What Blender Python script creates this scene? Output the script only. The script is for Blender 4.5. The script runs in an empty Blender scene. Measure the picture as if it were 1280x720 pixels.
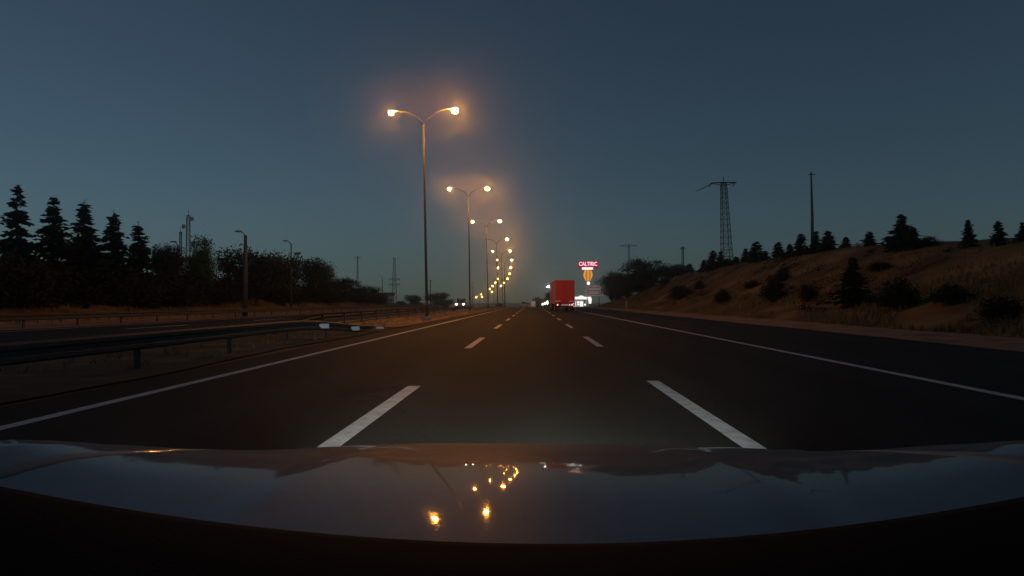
import bpy, math, random
from mathutils import Vector, Matrix, noise
R = math.radians
random.seed(7)
sc = bpy.context.scene
COL = sc.collection
PI = math.pi

# ------------------------------------------------------------------ camera
CAM_H = 1.25
YAW, PITCH, FPX = R(1.655), R(1.114), 900.0
cd = bpy.data.cameras.new('camera'); cam = bpy.data.objects.new('camera', cd); COL.objects.link(cam)
cam.location = (0, 0, CAM_H); cam.rotation_euler = (PI/2 + PITCH, 0, YAW)
cd.sensor_width = 36; cd.lens = 36*FPX/1280; cd.clip_start = .05; cd.clip_end = 20000
sc.camera = cam
CM = cam.rotation_euler.to_matrix()
def ray(px, py):
    return CM @ Vector(((px-640)/FPX, (360-py)/FPX, -1.0))
def W(px, py, Y):
    d = ray(px, py); return Vector((0, 0, CAM_H)) + d*(Y/d.y)

# ------------------------------------------------------------------ terrain functions
def interp(tab, y):
    if y <= tab[0][0]: return tab[0][1]
    for (a, va), (b, vb) in zip(tab, tab[1:]):
        if y <= b:
            return va + (vb-va)*(y-a)/(b-a)
    return tab[-1][1]
def smooth(t):
    t = max(0., min(1., t)); return t*t*(3-2*t)
ZT = [(-200,0),(165,0),(185,-.04),(210,-.3),(242,-1.0),(274,-1.75),(306,-2.6),(339,-3.4),(371,-4.2),(404,-5.2),(436,-6.2),(468,-7.5),(501,-9),(533,-11),(700,-14),(1000,-10),(1500,-1),(6000,-1)]
CT = [(-200,0),(140,0),(177,-.4),(210,-1.1),(242,-2.2),(274,-3.7),(306,-5.6),(339,-8.3),(371,-11.2),(404,-14.8),(436,-19.4),(468,-23.9),(501,-29.7),(533,-37),(700,-85),(1000,-180),(6000,-180)]
ROWS = [-200,-150,-100,-60,-40,-20] + [i*4 for i in range(-3, 151)] + [620,650,700,760,850,1000,1200,1350,1500]
def smoothtab(tab, y, w=14):
    return sum(interp(tab, y+k*w/3.) for k in (-3,-2,-1,0,1,2,3))/7.
ZR = [(y, smoothtab(ZT, y)) for y in ROWS]; CR = [(y, smoothtab(CT, y)) for y in ROWS]
def zb(y): return interp(ZR, y)
def cx(y): return interp(CR, y)
HC = [(-200,4.3),(0,4.5),(43,4.8),(72,6.3),(95,6.4),(124,6.5),(146,6.3),(165,4.6),(190,2.0),(225,.2),(260,0)]
HL = [(-200,1.6),(60,1.7),(100,2.0),(150,1.2),(200,.6),(260,.2),(320,0)]
def H(u, y):
    z = zb(y)
    if u > 12.3:
        h = smoothtab(HC, y, 8)
        z += .12*smooth((u-12.6)/2.5)
        z += h*(smooth((u-15.0)/16.5)*.45 + .55*max(0, min(1, (u-15.5)/14.0)))
        z += min(40, max(0, u-29.5))*.05*(h/6.)
        k = smooth((u-14.5)/4.)
        z += k*(.55*noise.noise(Vector((u*.11, y*.06, 3))) + .16*noise.noise(Vector((u*.5, y*.4, 7))))*(.25+h/6.)
        if u > 90: z += smooth((u-90)/900.)*6*noise.noise(Vector((u*.002, y*.0015, 1)))
    elif u < -23:
        h = interp(HL, y)
        z += .15*smooth((-23.5-u)/3.)
        z += h*smooth((-26-u)/9.) + min(30, max(0, -36-u))*.05*(h/1.7)
        k = smooth((-26-u)/3.)
        z += k*(.3*noise.noise(Vector((u*.12, y*.07, 9))) + .12*noise.noise(Vector((u*.5, y*.4, 5))))*(.3+h/2.)
        if u < -90: z += smooth((-90-u)/900.)*6*noise.noise(Vector((u*.002, y*.0015, 2)))
    return z
def Hx(x, y): return H(x-cx(y), y)
def hit(px, py):
    d = ray(px, py); d = d/d.y; y = 8.
    while y < 400:
        p = Vector((0, 0, CAM_H)) + d*y
        if p.z < Hx(p.x, y): return p
        y += .5
    return p

# ------------------------------------------------------------------ materials
def mat(name, base=(.5,.5,.5), rough=.7, metal=0., emit=None, es=0., var=None, vscale=3., bump=0., bscale=20., coat=0., spec=None, stretch=None):
    m = bpy.data.materials.new(name); m.use_nodes = True
    nt = m.node_tree; b = nt.nodes['Principled BSDF']
    b.inputs['Base Color'].default_value = (*base, 1); b.inputs['Roughness'].default_value = rough
    b.inputs['Metallic'].default_value = metal; b.inputs['Coat Weight'].default_value = coat
    b.inputs['Coat Roughness'].default_value = .04
    if spec is not None: b.inputs['Specular IOR Level'].default_value = spec
    if emit: b.inputs['Emission Color'].default_value = (*emit, 1); b.inputs['Emission Strength'].default_value = es
    geo = nt.nodes.new('ShaderNodeNewGeometry'); mp = nt.nodes.new('ShaderNodeMapping')
    nt.links.new(geo.outputs['Position'], mp.inputs['Vector'])
    if stretch: mp.inputs['Scale'].default_value = stretch
    if var:
        n = nt.nodes.new('ShaderNodeTexNoise'); n.inputs['Scale'].default_value = vscale; n.inputs['Detail'].default_value = 8
        n.inputs['Roughness'].default_value = .62
        nt.links.new(mp.outputs[0], n.inputs['Vector'])
        r = nt.nodes.new('ShaderNodeValToRGB'); e = r.color_ramp.elements
        e[0].position = .3; e[1].position = .72; e[0].color = (*var[0], 1); e[1].color = (*var[-1], 1)
        if len(var) == 3:
            k = e.new(.5); k.color = (*var[1], 1)
        nt.links.new(n.outputs['Fac'], r.inputs['Fac']); nt.links.new(r.outputs['Color'], b.inputs['Base Color'])
    if bump:
        n = nt.nodes.new('ShaderNodeTexNoise'); n.inputs['Scale'].default_value = bscale; n.inputs['Detail'].default_value = 4
        nt.links.new(geo.outputs['Position'], n.inputs['Vector'])
        bp = nt.nodes.new('ShaderNodeBump'); bp.inputs['Strength'].default_value = bump; bp.inputs['Distance'].default_value = .02
        nt.links.new(n.outputs['Fac'], bp.inputs['Height']); nt.links.new(bp.outputs[0], b.inputs['Normal'])
    return m

M = {}
M['asphalt'] = mat('asphalt', rough=.78, var=((.012,.0155,.014),(.017,.021,.018),(.027,.031,.027)), vscale=.5, bump=.5, bscale=70, stretch=(1,.12,1), spec=.12)
def asphalt_detail(m):
    nt = m.node_tree; L = nt.links; b = nt.nodes['Principled BSDF']; src = b.inputs['Base Color'].links[0].from_socket
    geo = nt.nodes.new('ShaderNodeNewGeometry'); sep = nt.nodes.new('ShaderNodeSeparateXYZ'); L.new(geo.outputs['Position'], sep.inputs[0])
    def math_(op, a, v=None, c=None):
        n = nt.nodes.new('ShaderNodeMath'); n.operation = op
        for i, q in enumerate((a, v)):
            if q is None: continue
            if isinstance(q, (int, float)): n.inputs[i].default_value = q
            else: L.new(q, n.inputs[i])
        return n.outputs[0]
    nz = nt.nodes.new('ShaderNodeTexNoise'); nz.inputs['Scale'].default_value = .15; L.new(geo.outputs['Position'], nz.inputs['Vector'])
    x = math_('ADD', sep.outputs[0], math_('MULTIPLY', nz.outputs['Fac'], .5))
    w = math_('COSINE', math_('MULTIPLY', math_('SUBTRACT', x, 1.25), 2*PI/1.81))
    wf = math_('ADD', math_('MULTIPLY', w, -.16), 1.0)
    vo = nt.nodes.new('ShaderNodeTexVoronoi'); vo.feature = 'DISTANCE_TO_EDGE'; vo.inputs['Scale'].default_value = .32
    mp = nt.nodes.new('ShaderNodeMapping'); n2 = nt.nodes.new('ShaderNodeTexNoise'); n2.inputs['Scale'].default_value = 1.3; n2.inputs['Detail'].default_value = 6
    L.new(geo.outputs['Position'], n2.inputs['Vector'])
    va = nt.nodes.new('ShaderNodeVectorMath'); va.operation = 'MULTIPLY_ADD'; L.new(n2.outputs['Color'], va.inputs[0]); va.inputs[1].default_value = (1.6,1.6,0); L.new(geo.outputs['Position'], va.inputs[2])
    L.new(va.outputs[0], mp.inputs['Vector']); mp.inputs['Scale'].default_value = (1, .45, 1); L.new(mp.outputs[0], vo.inputs['Vector'])
    cr = math_('MINIMUM', math_('ADD', math_('MULTIPLY', vo.outputs['Distance'], 60.), .45), 1.0)
    gr = nt.nodes.new('ShaderNodeTexNoise'); gr.inputs['Scale'].default_value = 45; gr.inputs['Detail'].default_value = 3; L.new(geo.outputs['Position'], gr.inputs['Vector'])
    gf = math_('ADD', math_('MULTIPLY', gr.outputs['Fac'], 1.3), .35)
    f = math_('MULTIPLY', math_('MULTIPLY', wf, cr), gf)
    vm = nt.nodes.new('ShaderNodeVectorMath'); vm.operation = 'SCALE'; L.new(src, vm.inputs[0]); L.new(f, vm.inputs['Scale']); L.new(vm.outputs[0], b.inputs['Base Color'])
asphalt_detail(M['asphalt'])
def wear(m, dark=(.05,.05,.045)):
    nt = m.node_tree; L = nt.links; b = nt.nodes['Principled BSDF']; src = b.inputs['Base Color'].links[0].from_socket
    geo = nt.nodes.new('ShaderNodeNewGeometry'); n = nt.nodes.new('ShaderNodeTexNoise'); n.inputs['Scale'].default_value = 16; n.inputs['Detail'].default_value = 8; n.inputs['Roughness'].default_value = .75
    L.new(geo.outputs['Position'], n.inputs['Vector'])
    r = nt.nodes.new('ShaderNodeValToRGB'); r.color_ramp.elements[0].position = .60; r.color_ramp.elements[1].position = .68; L.new(n.outputs['Fac'], r.inputs['Fac'])
    mx = nt.nodes.new('ShaderNodeMix'); mx.data_type = 'RGBA'; L.new(r.outputs['Color'], mx.inputs[0]); L.new(src, mx.inputs[6]); mx.inputs[7].default_value = (*dark, 1)
    L.new(mx.outputs[2], b.inputs['Base Color'])
M['marking'] = mat('road_paint', rough=.6, var=((.42,.41,.38),(.66,.65,.62),(.80,.79,.76)), vscale=5, bump=.3, bscale=60)
wear(M['marking'])
M['dry_ground'] = mat('dry_grass_ground', rough=.95, var=((.055,.040,.019),(.18,.122,.052),(.33,.225,.105)), vscale=.20, bump=.7, bscale=5, spec=.1)
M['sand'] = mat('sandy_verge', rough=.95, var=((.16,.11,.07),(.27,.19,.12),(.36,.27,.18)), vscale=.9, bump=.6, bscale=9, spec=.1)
M['median_dirt'] = mat('median_dirt', rough=.95, var=((.03,.03,.02),(.08,.07,.045),(.26,.19,.12)), vscale=.35, bump=.6, bscale=9, spec=.1)
M['galvanised'] = mat('galvanised_steel', rough=.65, metal=.2, var=((.05,.053,.056),(.085,.088,.09)), vscale=4)
M['rail_steel'] = mat('weathered_rail_steel', rough=.7, metal=.3, var=((.035,.036,.036),(.08,.08,.08)), vscale=3)
M['arm_steel'] = mat('dull_arm_steel', rough=.8, var=((.018,.02,.022),(.03,.032,.034)), vscale=3, spec=.1)
M['dark_steel'] = mat('dark_steel', rough=.6, metal=.3, var=((.05,.055,.06),(.09,.095,.10)), vscale=2)
M['needles'] = mat('conifer_needles', rough=.85, var=((.010,.020,.010),(.022,.038,.016)), vscale=.7, spec=.15)
M['young_needles'] = mat('young_conifer_needles', rough=.85, var=((.012,.020,.009),(.030,.042,.017)), vscale=.5, spec=.15)
M['leaves'] = mat('broad_leaves', rough=.8, var=((.018,.026,.010),(.045,.055,.02)), vscale=.5, spec=.15)
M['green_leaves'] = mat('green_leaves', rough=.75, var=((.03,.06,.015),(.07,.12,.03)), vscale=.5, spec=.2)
M['scrub'] = mat('scrub_leaves', rough=.9, var=((.018,.017,.009),(.05,.036,.018)), vscale=.6, spec=.1)
M['bark'] = mat('bark', rough=.95, var=((.03,.02,.013),(.07,.05,.035)), vscale=3, bump=.6, bscale=18)
M['straw'] = mat('dry_straw', rough=.9, var=((.17,.125,.055),(.30,.215,.095)), vscale=.4, spec=.1)
M['sodium'] = mat('sodium_lamp_glow', base=(.8,.6,.3), emit=(1,.35,.045), es=1050.)
for i_, e_ in enumerate((1650., 1000., 420., 230.)):
    M['sodium_%d' % i_] = mat('sodium_lamp_glow_%s' % ('bright','steady','weak','faint')[i_], base=(.8,.6,.3), emit=(1,.35,.045), es=e_)
M['lamp_glass_off'] = mat('lamp_glass_unlit', base=(.25,.25,.24), rough=.15)
M['lamp_body'] = mat('lamp_housing', rough=.45, metal=.3, var=((.16,.17,.18),(.24,.25,.26)), vscale=5)
M['white_lamp'] = mat('white_lamp_glow', base=(.8,.8,.8), emit=(1,.90,.88), es=110.)
M['red_paint'] = mat('red_truck_paint', rough=.45, var=((.58,.014,.009),(.70,.022,.014)), vscale=1.2, coat=.0)
M['pale_trim'] = mat('pale_metal_trim', rough=.45, metal=.3, var=((.40,.37,.36),(.55,.50,.48)), vscale=4)
M['rubber'] = mat('tyre_rubber', base=(.018,.018,.018), rough=.85)
M['black_plastic'] = mat('black_plastic', base=(.006,.006,.007), rough=.85, spec=.05, bump=.1, bscale=300)
M['reflector'] = mat('white_reflector', base=(.92,.92,.90), rough=.4)
M['tail_light'] = mat('tail_light_glow', base=(.5,.1,.08), emit=(1,.42,.36), es=2.2)
M['tail_strip'] = mat('tail_strip', base=(.6,.2,.15), rough=.3, emit=(1,.25,.18), es=.22)
M['plate'] = mat('number_plate', base=(.7,.68,.66), rough=.5, emit=(1,.8,.75), es=.10)
M['headlamp_glow'] = mat('headlamp_glow', base=(.8,.8,.8), emit=(1,.85,.6), es=40)
M['glass_dark'] = mat('dark_car_glass', base=(.02,.022,.025), rough=.08)
M['white_paint'] = mat('white_vehicle_paint', rough=.4, var=((.55,.53,.50),(.68,.66,.62)), vscale=2, coat=.3)
M['grey_paint'] = mat('grey_vehicle_paint', rough=.35, base=(.16,.17,.18), coat=.5)
M['own_paint'] = mat('bonnet_paint', base=(.10,.15,.16), rough=.6, metal=0., coat=.5, spec=.3)
def dust(m):
    nt = m.node_tree; L = nt.links; b = nt.nodes['Principled BSDF']; geo = nt.nodes.new('ShaderNodeNewGeometry')
    n = nt.nodes.new('ShaderNodeTexNoise'); n.inputs['Scale'].default_value = 7; n.inputs['Detail'].default_value = 9; n.inputs['Roughness'].default_value = .7
    L.new(geo.outputs['Position'], n.inputs['Vector'])
    r = nt.nodes.new('ShaderNodeValToRGB'); e = r.color_ramp.elements; e[0].position = .35; e[1].position = .75; e[0].color = (.075,.12,.135,1); e[1].color = (.12,.165,.175,1)
    L.new(n.outputs['Fac'], r.inputs['Fac']); L.new(r.outputs['Color'], b.inputs['Base Color'])
    n2 = nt.nodes.new('ShaderNodeTexNoise'); n2.inputs['Scale'].default_value = 220; L.new(geo.outputs['Position'], n2.inputs['Vector'])
    mr = nt.nodes.new('ShaderNodeMapRange'); mr.inputs[1].default_value = .35; mr.inputs[2].default_value = .8; mr.inputs[3].default_value = .02; mr.inputs[4].default_value = .08
    L.new(n2.outputs['Fac'], mr.inputs[0]); L.new(mr.outputs[0], b.inputs['Coat Roughness'])
dust(M['own_paint'])
M['headlamp_lens'] = mat('clear_headlamp_lens', base=(.6,.6,.6), rough=.1, emit=(1,.93,.8), es=8)
M['sign_red'] = mat('sign_face', base=(.12,.015,.03), rough=.5, emit=(.8,.05,.10), es=.22)
M['sign_letters'] = mat('sign_letters', base=(.7,.5,.55), rough=.5, emit=(1,.5,.6), es=1.5)
M['sign_white'] = mat('lit_white_panel', base=(.8,.8,.8), emit=(1,.86,.80), es=1.6)
M['amber_lit'] = mat('amber_neon', base=(.4,.2,.05), emit=(1,.40,.05), es=.8)
M['amber_panel'] = mat('amber_panel', base=(.3,.15,.04), rough=.5, emit=(1,.34,.03), es=.42)
M['board'] = mat('faded_glowing_board', rough=.6, base=(.35,.26,.24), emit=(.42,.29,.26), es=.34)
M['board_text'] = mat('board_lettering', base=(.16,.08,.08), rough=.6)
M['canopy_white'] = mat('lit_canopy_fascia', base=(.8,.8,.78), emit=(1,.95,.88), es=1.25)
M['green_lit'] = mat('green_white_lit_panel', base=(.7,.9,.7), emit=(.80,1,.66), es=3.0)
M['concrete'] = mat('concrete', rough=.9, var=((.22,.21,.20),(.34,.32,.30)), vscale=1.5, bump=.2, bscale=12)
M['wall_white'] = mat('white_render_wall', rough=.85, var=((.45,.44,.42),(.60,.58,.55)), vscale=1)
M['roof_tile'] = mat('roof_tile', rough=.85, var=((.16,.06,.035),(.24,.10,.06)), vscale=2)
M['insulator'] = mat('brown_insulator', base=(.05,.025,.02), rough=.3)

# ------------------------------------------------------------------ mesh helpers
class MB:
    def __init__(s): s.v = []; s.f = []
    def quad(s, a, b, c, d):
        n = len(s.v); s.v += [tuple(a), tuple(b), tuple(c), tuple(d)]; s.f.append((n, n+1, n+2, n+3)); return s
    def tri(s, a, b, c):
        n = len(s.v); s.v += [tuple(a), tuple(b), tuple(c)]; s.f.append((n, n+1, n+2)); return s
    def box(s, c, size, rz=0., taper=1.):
        n = len(s.v); hx, hy, hz = size[0]/2, size[1]/2, size[2]/2; cs, sn = math.cos(rz), math.sin(rz)
        for dz in (-1, 1):
            k = taper if dz > 0 else 1.
            for dx, dy in ((-1,-1),(1,-1),(1,1),(-1,1)):
                x, y = dx*hx*k, dy*hy*k
                s.v.append((c[0]+x*cs-y*sn, c[1]+x*sn+y*cs, c[2]+dz*hz))
        s.f += [(n,n+3,n+2,n+1),(n+4,n+5,n+6,n+7),(n,n+1,n+5,n+4),(n+1,n+2,n+6,n+5),(n+2,n+3,n+7,n+6),(n+3,n,n+4,n+7)]; return s
    def tube(s, pts, rad, seg=6, cap=True):
        pts = [Vector(p) for p in pts]
        if not isinstance(rad, (list, tuple)): rad = [rad]*len(pts)
        rings = []
        up = None
        for i, p in enumerate(pts):
            t = (pts[min(i+1, len(pts)-1)] - pts[max(i-1, 0)])
            if t.length < 1e-9: t = Vector((0,0,1))
            t.normalize()
            a = Vector((0,0,1)) if abs(t.z) < .9 else Vector((0,1,0))
            x = t.cross(a).normalized(); y = t.cross(x).normalized()
            n = len(s.v); rings.append(n)
            for k in range(seg):
                w = 2*PI*k/seg; s.v.append(tuple(p + (x*math.cos(w) + y*math.sin(w))*rad[i]))
        for a, b in zip(rings, rings[1:]):
            for k in range(seg):
                s.f.append((a+k, a+(k+1)%seg, b+(k+1)%seg, b+k))
        if cap:
            s.f.append(tuple(rings[0]+k for k in range(seg))[::-1]); s.f.append(tuple(rings[-1]+k for k in range(seg)))
        return s
    def ellipsoid(s, c, r, nu=12, nv=8, v0=-PI/2, v1=PI/2):
        n = len(s.v)
        for j in range(nv+1):
            b = v0+(v1-v0)*j/nv
            for i in range(nu):
                a = 2*PI*i/nu
                s.v.append((c[0]+r[0]*math.cos(b)*math.cos(a), c[1]+r[1]*math.cos(b)*math.sin(a), c[2]+r[2]*math.sin(b)))
        for j in range(nv):
            for i in range(nu):
                a = n+j*nu; k = (i+1) % nu
                s.f.append((a+i, a+k, a+nu+k, a+nu+i))
        return s
    def prism(s, prof, x0, x1):          # profile in (y,z), extruded along x
        n = len(s.v); m = len(prof)
        for x in (x0, x1):
            for y, z in prof: s.v.append((x, y, z))
        s.f.append(tuple(n+i for i in range(m))); s.f.append(tuple(n+m+i for i in range(m))[::-1])
        for i in range(m):
            j = (i+1) % m; s.f.append((n+i, n+m+i, n+m+j, n+j))
        return s
    def build(s, name, m, parent=None, smooth_=False, bevel=0.):
        me = bpy.data.meshes.new(name); me.from_pydata(s.v, [], s.f); me.update()
        me.materials.append(m)
        if smooth_:
            for p in me.polygons: p.use_smooth = True
        o = bpy.data.objects.new(name, me); COL.objects.link(o)
        if parent: o.parent = parent
        if bevel:
            md = o.modifiers.new('bevel', 'BEVEL'); md.width = bevel; md.segments = 2; md.limit_method = 'ANGLE'
        return o
def tag(o, label=None, cat=None, group=None, kind=None):
    for k, v in (('label', label), ('category', cat), ('group', group), ('kind', kind)):
        if v: o[k] = v
    return o
def empty(name, loc=(0,0,0), rz=0., label=None, cat=None, group=None):
    o = bpy.data.objects.new(name, None); COL.objects.link(o); o.location = loc; o.rotation_euler = (0,0,rz)
    o.empty_display_size = .2
    return tag(o, label, cat, group)
def copy_tree(o, parent=None):
    c = o.copy(); COL.objects.link(c); c.parent = parent
    for ch in o.children: copy_tree(ch, c)
    return c
ORD = ['first','second','third','fourth','fifth','sixth','seventh','eighth','ninth','tenth','eleventh','twelfth','thirteenth','fourteenth','fifteenth','sixteenth','seventeenth','eighteenth','nineteenth','twentieth','twenty-first','twenty-second','twenty-third','twenty-fourth','twenty-fifth','twenty-sixth','twenty-seventh','twenty-eighth','twenty-ninth','thirtieth','thirty-first','thirty-second','thirty-third','thirty-fourth','thirty-fifth','thirty-sixth','thirty-seventh','thirty-eighth','thirty-ninth','fortieth']

# ------------------------------------------------------------------ ground and roads
def strip(name, ua, ub, m, dz, rows=ROWS, rag=0., seed=0, n=1, ymax=1e9, hf=None):
    b = MB(); prev = None
    for y in rows:
        if y > ymax: break
        c = cx(y); row = []
        for k in range(n+1):
            u = ua+(ub-ua)*k/n
            if rag and k == 0: u += rag*noise.noise(Vector((y*.13, seed, 0)))+rag*.5*noise.noise(Vector((y*.6, seed, 4)))
            if rag and k == n: u += rag*noise.noise(Vector((y*.13, seed+9, 0)))+rag*.5*noise.noise(Vector((y*.6, seed+9, 4)))
            z = (H(u, y) if hf else zb(y)) + dz
            row.append(len(b.v)); b.v.append((u+c, y, z))
        if prev:
            for k in range(n): b.f.append((prev[k], prev[k+1], row[k+1], row[k]))
        prev = row
    o = b.build(name, m, smooth_=True); o['kind'] = 'structure'; return o
us = [-1500,-1000,-600,-350,-200,-130,-90,-70,-60,-52,-46] + [-42+i*1.0 for i in range(0,20)] + [-22,-18,-14,-11,-10,-9,-8,-7,-6.2,-3,0,3,6,9,12.3] + [12.9+i*.7 for i in range(0,36)] + [39,42,46,52,60,70,90,130,200,350,600,1000,1500]
g = MB(); nu = len(us)
grows = []
for a, b_ in zip(ROWS, ROWS[1:]):
    grows.append(a)
    if -12 <= a < 240: grows += [a+1.333, a+2.667]
grows.append(ROWS[-1])
for y in grows:
    c = cx(y)
    for u in us:
        z = H(u, y)
        if -23 < u < -11.2 or -6.0 < u < 12.2: z -= .02
        g.v.append((u+c, y, z))
for j in range(len(grows)-1):
    for i in range(nu-1):
        a = j*nu+i; g.f.append((a, a+1, a+nu+1, a+nu))
g.build('ground', M['dry_ground'], smooth_=True)['kind'] = 'structure'
rrows = [y for y in ROWS if y <= 1000]
frows = []
for a, b_ in zip(rrows, rrows[1:]):
    frows.append(a)
    if -12 <= a < 240: frows += [a+1.333, a+2.667]
strip('road', -6.25, 12.3, M['asphalt'], .012, rows=rrows, n=6)
strip('opposite_road', -23.0, -10.9, M['asphalt'], .012, rows=rrows, n=4)
strip('verge', 12.2, 15.0, M['sand'], .022, rows=frows, rag=.35, seed=2, n=6, hf=True)
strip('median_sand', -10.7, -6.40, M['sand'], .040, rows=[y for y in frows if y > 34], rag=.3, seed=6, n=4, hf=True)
strip('median_strip', -10.95, -6.45, M['median_dirt'], .030, rows=frows, rag=.28, seed=5, n=4, hf=True)
strip('far_verge', -27.3, -22.9, M['sand'], .022, rows=frows, rag=.5, seed=12, n=5, hf=True)

def marks(b, u, w, y0, y1):
    ys = [y0]+[y for y in ROWS if y0 < y < y1]+[y1]
    for a, c in zip(ys, ys[1:]):
        z0, z1 = zb(a)+.018, zb(c)+.018; x0, x1 = cx(a), cx(c)
        b.quad((u-w/2+x0, a, z0), (u+w/2+x0, a, z0), (u+w/2+x1, c, z1), (u-w/2+x1, c, z1))
b = MB(); marks(b, -5.2, .17, -60, 700); marks(b, 6.25, .19, -60, 700)
for k in range(-4, 40):
    for u in (-1.74, 1.87):
        y0 = 4.8+k*14.4 + (0 if u < 0 else .8); marks(b, u, .19, y0, y0+5.75)
b.build('road_markings', M['marking'])['kind'] = 'structure'
b = MB(); marks(b, -11.9, .17, -60, 700); marks(b, -21.9, .17, -60, 700)
for k in range(-4, 40):
    for u in (-15.2, -18.6): marks(b, u, .17, 2+k*15.2, 8+k*15.2)
b.build('opposite_road_markings', M['marking'])['kind'] = 'structure'

# dry grass tufts on the right embankment and verges
b = MB()
for i in range(22000):
    if i < 18500:
        y = random.uniform(8, 175); u = 15.2 + abs(random.gauss(0, 1))*6
        if u > 34: continue
        if noise.noise(Vector((u*.25, y*.12, 0))) < -.12: continue
    elif i < 20300:
        y = random.uniform(20, 200); u = random.uniform(-30, -25.5)
    else:
        y = random.uniform(12, 200); u = -8.7+random.gauss(0, .9)
        if not -10.3 < u < -7.0: continue
    x = u+cx(y); z = H(u, y)
    for k in range(4):
        a = random.uniform(0, 2*PI); h = random.uniform(.12, .42)*(1 if i < 20300 else .45); l = random.uniform(.03, .22)
        w = random.uniform(.015, .04)
        dx, dy = math.cos(a), math.sin(a)
        b.tri((x-dy*w+dx*.05, y+dx*w+dy*.05, z-.02), (x+dy*w+dx*.05, y-dx*w+dy*.05, z-.02), (x+dx*l, y+dy*l, z+h))
tag(b.build('dry_grass', M['straw']), kind='stuff')
b = MB()
for i in range(420):
    y = random.uniform(14, 170); u = random.uniform(16, 33)
    if noise.noise(Vector((u*.16+40, y*.07, 8))) < .05: continue
    x = u+cx(y); z = H(u, y); rr = random.uniform(.25, .9); hh_ = random.uniform(.15, .5)
    for k in range(70):
        p = Vector((x+random.gauss(0, rr*.5), y+random.gauss(0, rr*.5), 0)); p.z = Hx(p.x, p.y)+abs(random.gauss(0, hh_*.5))
        n = Vector((random.gauss(0,1), random.gauss(0,1), random.gauss(0,1))).normalized(); t = n.cross(Vector((random.gauss(0,1), random.gauss(0,1), random.gauss(0,1)))).normalized(); q = n.cross(t)
        l = random.uniform(.07,.2); b.quad(p-t*l*.5, p+q*l*.25, p+t*l*.5, p-q*l*.25)
tag(b.build('low_scrub', M['scrub']), kind='stuff')
print('ground ok')

# ------------------------------------------------------------------ vegetation
def leafquad(b, p, size, rnd=random):
    n = Vector((rnd.gauss(0,1), rnd.gauss(0,1), rnd.gauss(0,1)+.4)).normalized()
    t = n.cross(Vector((rnd.gauss(0,1), rnd.gauss(0,1), rnd.gauss(0,1)))).normalized(); s_ = n.cross(t)
    l = size*rnd.uniform(.6, 1.3); w = l*.55
    b.quad(p-t*l*.5, p+s_*w*.5, p+t*l*.5, p-s_*w*.5)
def conifer_mesh(seed, h=7., wide=.24, full=1., m='needles'):
    rnd = random.Random(seed)
    root = empty('proto')
    tb = MB(); tb.tube([(0,0,-.2),(rnd.uniform(-.04,.04),0,h*.4),(rnd.uniform(-.06,.06),0,h*.75),(0,0,h*.99)], [h*.02,h*.015,h*.008,.008], 6)
    b = MB(); z = h*.07; k = 0
    while z < h*.985:
        t = z/h; rr = h*wide*((1-t)**.85)*(1 if t > .12 else .75)+.06
        nb = max(4, int(9*full))
        for j in range(nb):
            a = 2*PI*(j+rnd.random()*.9)/nb + k*.7; L = rr*rnd.choice((.6,.8,.95,1.1,1.35))*rnd.uniform(.85,1.1)
            if rnd.random() < .2: continue
            z0 = z; z = z0 + h*rnd.uniform(-.045,.045)
            rise = .25*t - .12+rnd.uniform(-.08,.1); d = Vector((math.cos(a), math.sin(a), 0))
            tb.tube([(0,0,z), tuple(d*L*.9+Vector((0,0,z+rise*L)))], [.018,.006], 3, cap=False)
            n = max(5, int(L*17*full))
            for q in range(n):
                f = (q+rnd.random())/n
                p = d*L*f + Vector((0,0,z+rise*L*f - .22*L*f*f))
                p += Vector((rnd.gauss(0,.07), rnd.gauss(0,.07), rnd.gauss(0,.06)))*(.5+L*.7)
                sd = Vector((-d.y, d.x, 0))*rnd.choice((-1,1))
                dirv = (d*.8+sd*rnd.uniform(.1,.9)+Vector((0,0,rnd.uniform(-.35,.25)))).normalized()
                l = rnd.uniform(.26,.50)*(.7+.5*(1-t)); w = dirv.cross(Vector((rnd.gauss(0,1),rnd.gauss(0,1),rnd.gauss(0,1)))).normalized()*l*.30
                b.quad(p-dirv*l*.3-w*.3, p+w, p+dirv*l, p-w)
            z = z0
        z += h*rnd.uniform(.026,.062); k += 1
    for q in range(14):
        p = Vector((rnd.gauss(0,.03),rnd.gauss(0,.03),h*rnd.uniform(.93,1.0))); b.tri(p, p+Vector((rnd.gauss(0,.1),rnd.gauss(0,.1),.12)), p+Vector((.02,.02,.05)))
    tr = tb.build('trunk', M['bark'], root); cr = b.build('crown', M[m], root)
    return root, h, h*wide*2
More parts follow.
